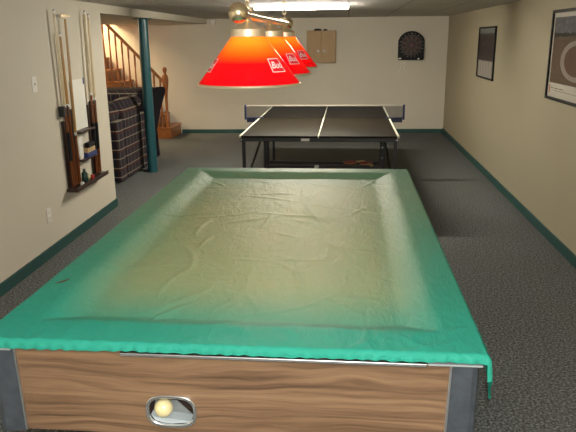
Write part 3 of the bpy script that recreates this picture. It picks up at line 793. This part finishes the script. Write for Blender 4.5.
# electronic dartboard: arched black cabinet, ringed target
dx, dz = 1.082, 1.505; yd = BW(dx-.24)-.001; hwid = .222
t = thing('dartboard', 'black arched electronic dartboard on the back wall near the corner', 'dartboard', (dx, yd, 1.27))
poly = [(dx-hwid+.02, 1.266), (dx+hwid-.02, 1.266), (dx+hwid, 1.286), (dx+hwid, 1.60)]
for i in range(1, 16):
    a = PI*(.12+(1-.24)*i/16); poly.append((dx+(hwid+.012)*math.cos(a)*.97, 1.548+.205*math.sin(a)))
poly += [(dx-hwid, 1.60), (dx-hwid, 1.286)]
bm = BM(); prism(bm, poly, yd-.045, yd, 'y'); obj('housing', bm, 'black_box', t, .006)
m, nt, b = new_mat('dart_segments')
tc = N(nt, 'ShaderNodeTexCoord'); s = N(nt, 'ShaderNodeSeparateXYZ'); L(nt, tc.outputs['Object'], s.inputs[0])
ang = val(nt, 'ARCTAN2', s.outputs[2], s.outputs[0]); rad = val(nt, 'SQRT', val(nt, 'ADD', val(nt, 'POWER', s.outputs[0], 2), val(nt, 'POWER', s.outputs[2], 2)))
seg = val(nt, 'GREATER_THAN', val(nt, 'FRACT', val(nt, 'ADD', val(nt, 'DIVIDE', ang, 2*PI/10), .25)), .5)
c = mix(nt, seg, (.010, .008, .008), (.075, .02, .015))
ring = val(nt, 'MAXIMUM', val(nt, 'LESS_THAN', val(nt, 'ABSOLUTE', val(nt, 'SUBTRACT', rad, .098)), .007), val(nt, 'LESS_THAN', val(nt, 'ABSOLUTE', val(nt, 'SUBTRACT', rad, .165)), .007))
c = mix(nt, ring, c, mix(nt, seg, (.06, .02, .02), (.02, .05, .03)))
c = mix(nt, val(nt, 'LESS_THAN', rad, .016), c, (.25, .03, .03))
L(nt, c, b.inputs['Base Color']); b.inputs['Roughness'].default_value = .5; M['dart_face'] = m
bm = BM(); lathe(bm, [(.174, .0), (.174, -.008)], dx, yd-.0455, dz+.012, 60, 'y'); obj('target', bm, 'dart_face', t, origin=(dx, yd-.0455, dz+.012))
for k in range(20):
    a = 2*PI*k/20
    x, z = dx+.196*math.cos(a), dz+.012+.196*math.sin(a)
    cv = bpy.data.curves.new('n', 'FONT'); cv.body = str([6,13,4,18,1,20,5,12,9,14,11,8,16,7,19,3,17,2,15,10][k]); cv.size = .026; cv.align_x = 'CENTER'; cv.align_y = 'CENTER'
    o_ = bpy.data.objects.new('n', cv); C.objects.link(o_); bpy.context.view_layer.update()
    me = bpy.data.meshes.new_from_object(o_.evaluated_get(bpy.context.evaluated_depsgraph_get())); bpy.data.objects.remove(o_)
    if k == 0: nb = BM()
    vs2 = [nb.verts.new((x+v.co.x, yd-.0462, z+v.co.y)) for v in me.vertices]
    for p in me.polygons: nb.faces.new([vs2[i] for i in p.vertices])
    bpy.data.meshes.remove(me)
obj('number_ring', nb, 'net_tape', t)
for x, w, z in ((dx-.188, .05, 1.286), (dx+.13, .03, 1.279)):
    bm = BM(); box(bm, x-w/2, x+w/2, yd-.0475, yd-.0455, z, z+.02); obj('display', bm, 'white', t)
for k, (x0_, xs) in enumerate(((dx-.155, -.03), (dx-.105, .02))):
    bm = BM(); tube(bm, [(x0_, yd-.02, 1.265), (x0_+.002, yd-.015, 1.2), (x0_+xs*.5, yd-.012, 1.12), (x0_+xs*1.6, yd-.012, 1.045)], .006, 8); o = obj('cord', bm, 'white', t, smooth=True); o['label'] = 'white cord hanging below'
sx_ = -2.345; ys = BW(sx_-.05)-.001
t = thing('motion_sensor', 'small white sensor box high in the corner of the back wall', 'sensor', (sx_, ys, 1.94))
bm = BM(); box(bm, sx_-.042, sx_+.042, ys-.045, ys, 1.895, 1.975); obj('body', bm, 'white', t, .01)
bm = BM(); box(bm, sx_-.025, sx_+.025, ys-.049, ys-.0455, 1.905, 1.935); obj('lens', bm, 'paper', t, .0015)

# ------------------------------------------------------------------ framed pictures on the right wall
def picture(label, y0_, y1_, z0, z1, fw, art, mat_w, cat='picture', bottom=None):
    t = thing('framed_picture', label, cat, (RW, (y0_+y1_)/2, z0))
    X = RW-.001
    bm = BM()
    for a in ((y0_, y1_, z0, z0+fw), (y0_, y1_, z1-fw, z1), (y0_, y0_+fw, z0+fw, z1-fw), (y1_-fw, y1_, z0+fw, z1-fw)): box(bm, X-.022, X, *a)
    obj('frame', bm, 'black_box', t, .002)
    bm = BM(); box(bm, X-.008, X-.001, y0_+fw, y1_-fw, z0+fw, z1-fw); obj('mount', bm, 'mat_board', t)
    bm = BM(); y2, y3, z2, z3 = y0_+fw+mat_w, y1_-fw-mat_w, z0+fw+(bottom or mat_w), z1-fw-mat_w
    box(bm, X-.0095, X-.0082, y2, y3, z2, z3); o = obj('print', bm, art, t, origin=(X-.009, y3, z2))
    return t, (X, y2, y3, z2, z3)
M['mat_board'] = plain('cream_mat_board', (.50, .48, .42), .35, var=.03)
# small one: dark street-like scene over a pale caption block; wide, dark top two thirds
m, nt, b = new_mat('dark_scene_print'); t = N(nt, 'ShaderNodeTexCoord'); s = N(nt, 'ShaderNodeSeparateXYZ'); L(nt, t.outputs['Object'], s.inputs[0])
blk = noise_tex(nt, ocoord(nt, (1, 6, 9)), 2.4, 3, .6)
c = ramp(nt, blk, [(.38, (.008, .007, .008)), (.52, (.028, .014, .014)), (.62, (.05, .045, .05)), (.72, (.10, .10, .11))])
sky = val(nt, 'GREATER_THAN', val(nt, 'SUBTRACT', s.outputs[2], val(nt, 'MULTIPLY', blk, .12)), .46)
c = mix(nt, sky, c, (.12, .14, .14))
lines = val(nt, 'GREATER_THAN', val(nt, 'FRACT', val(nt, 'MULTIPLY', s.outputs[1], 6.5)), .62)
cap = mix(nt, val(nt, 'MULTIPLY', lines, noise_tex(nt, ocoord(nt, (1, 4, 60)), 3, 2)), (.30, .28, .25), (.14, .12, .11))
c = mix(nt, val(nt, 'LESS_THAN', s.outputs[2], .19), c, cap)
L(nt, c, b.inputs['Base Color']); b.inputs['Roughness'].default_value = .3; b.inputs['Specular IOR Level'].default_value = .15; M['art_dark'] = m
picture('small black-framed dark picture with a pale lower third on the right wall', 7.74, 8.69, 1.145, 1.768, .022, 'art_dark', .004)
# big one: landscape with a pale oval ring in a brown field under a grey sky
m, nt, b = new_mat('aerial_field_print'); t = N(nt, 'ShaderNodeTexCoord'); s = N(nt, 'ShaderNodeSeparateXYZ'); L(nt, t.outputs['Object'], s.inputs[0])
n1 = noise_tex(nt, ocoord(nt, (1, 3, 7)), 4, 5, .65); n2 = noise_tex(nt, ocoord(nt), 38, 4, .7)
sk = ramp(nt, n1, [(.3, (.075, .075, .09)), (.6, (.14, .14, .155)), (.75, (.30, .31, .31))])
fd = ramp(nt, n2, [(.3, (.055, .034, .022)), (.55, (.115, .075, .048)), (.75, (.19, .13, .085))])
zz = val(nt, 'ADD', s.outputs[2], val(nt, 'MULTIPLY', val(nt, 'SUBTRACT', n1, .5), .05))
c = mix(nt, val(nt, 'GREATER_THAN', zz, .365), fd, (.014, .016, .016))
c = mix(nt, val(nt, 'GREATER_THAN', zz, .395), c, sk)
ey = val(nt, 'DIVIDE', val(nt, 'ADD', s.outputs[1], .58), .34); ez = val(nt, 'DIVIDE', val(nt, 'SUBTRACT', s.outputs[2], .185), .145)
er = val(nt, 'SQRT', val(nt, 'ADD', val(nt, 'POWER', ey, 2), val(nt, 'POWER', ez, 2)))
ringf = val(nt, 'LESS_THAN', val(nt, 'ABSOLUTE', val(nt, 'SUBTRACT', er, .92)), .13)
c = mix(nt, ringf, c, mix(nt, n2, (.20, .17, .145), (.38, .34, .29)))
c = mix(nt, val(nt, 'LESS_THAN', er, .79), c, mix(nt, n2, (.06, .032, .022), (.16, .085, .055)))
L(nt, c, b.inputs['Base Color']); b.inputs['Roughness'].default_value = .3; b.inputs['Specular IOR Level'].default_value = .15; M['art_field'] = m
tp_, (X, y2, y3, z2, z3) = picture('large black-framed print of a pale oval ring in a brown field on the right wall', 4.62, 5.655, 1.143, 1.858, .024, 'art_field', .035, bottom=.115)
bm = BM()
for k in range(3): box(bm, X-.0093, X-.0083, y3-.05-.10*k-.06-.02*k, y3-.05-.10*k, z2-.045, z2-.038)
box(bm, X-.0093, X-.0083, y2+.1, y3-.13, z2-.062, z2-.058)
obj('caption', bm, 'dark_rail', tp_)
bm = BM(); box(bm, X-.0093, X-.0083, y3-.022, y3-.006, z2-.085, z2-.02); obj('emblem', bm, 'red_rubber', tp_)

# ------------------------------------------------------------------ camera
cam = bpy.data.cameras.new('camera'); co = bpy.data.objects.new('camera', cam); C.objects.link(co)
f, pi_, ya, ro, h = 629.22, .2760, .0950, -.0110, 1.6625
fw = Vector((-math.sin(ya)*math.cos(pi_), math.cos(ya)*math.cos(pi_), -math.sin(pi_)))
r0 = Vector((math.cos(ya), math.sin(ya), 0)); u0 = r0.cross(fw)
r1 = r0*math.cos(ro)+u0*math.sin(ro); u1 = -r0*math.sin(ro)+u0*math.cos(ro)
co.matrix_world = Matrix(((r1.x, u1.x, -fw.x, 0), (r1.y, u1.y, -fw.y, 0), (r1.z, u1.z, -fw.z, h), (0, 0, 0, 1)))
cam.sensor_width = 36; cam.sensor_fit = 'HORIZONTAL'; cam.lens = f*36/576; cam.clip_start = .01; cam.clip_end = 100
sc.camera = co

# ------------------------------------------------------------------ lights
def light(name, kind, loc, power, col, **k):
    l = bpy.data.lights.new(name, kind); l.energy = power; l.color = col
    for a, v in k.items(): setattr(l, a, v)
    o = bpy.data.objects.new(name, l); C.objects.link(o); o.location = loc; return o
# the camera's own flash, just above and right of the lens
fl = co.matrix_world @ Vector((.012, .065, .01))
light('camera_flash', 'POINT', fl, 180, (1, .97, .92), shadow_soft_size=.012)
for y in LY: light('bulb_light', 'POINT', (LX, y, ST-.085), 12.5, (1, .72, .42), shadow_soft_size=.03)
# unseen fill light added behind the left wall's end; lamp up in the stairwell
light('alcove_fill_light', 'POINT', (-4.6, 8.1, 1.78), 34, (1, .76, .50), shadow_soft_size=.06)
light('stair_lamp', 'POINT', (-5.3, 10.75, 2.7), 420, (1, .74, .46), shadow_soft_size=.35)
w = bpy.data.worlds.new('world'); sc.world = w; w.use_nodes = True
w.node_tree.nodes['Background'].inputs[0].default_value = (.9, .8, .65, 1); w.node_tree.nodes['Background'].inputs[1].default_value = .02
sc.view_settings.view_transform = 'Standard'; sc.view_settings.look = 'None'; sc.view_settings.exposure = .12; sc.view_settings.gamma = 1
sc.view_settings.use_curve_mapping = False
sc.cycles.max_bounces = 8; sc.cycles.sample_clamp_indirect = 6
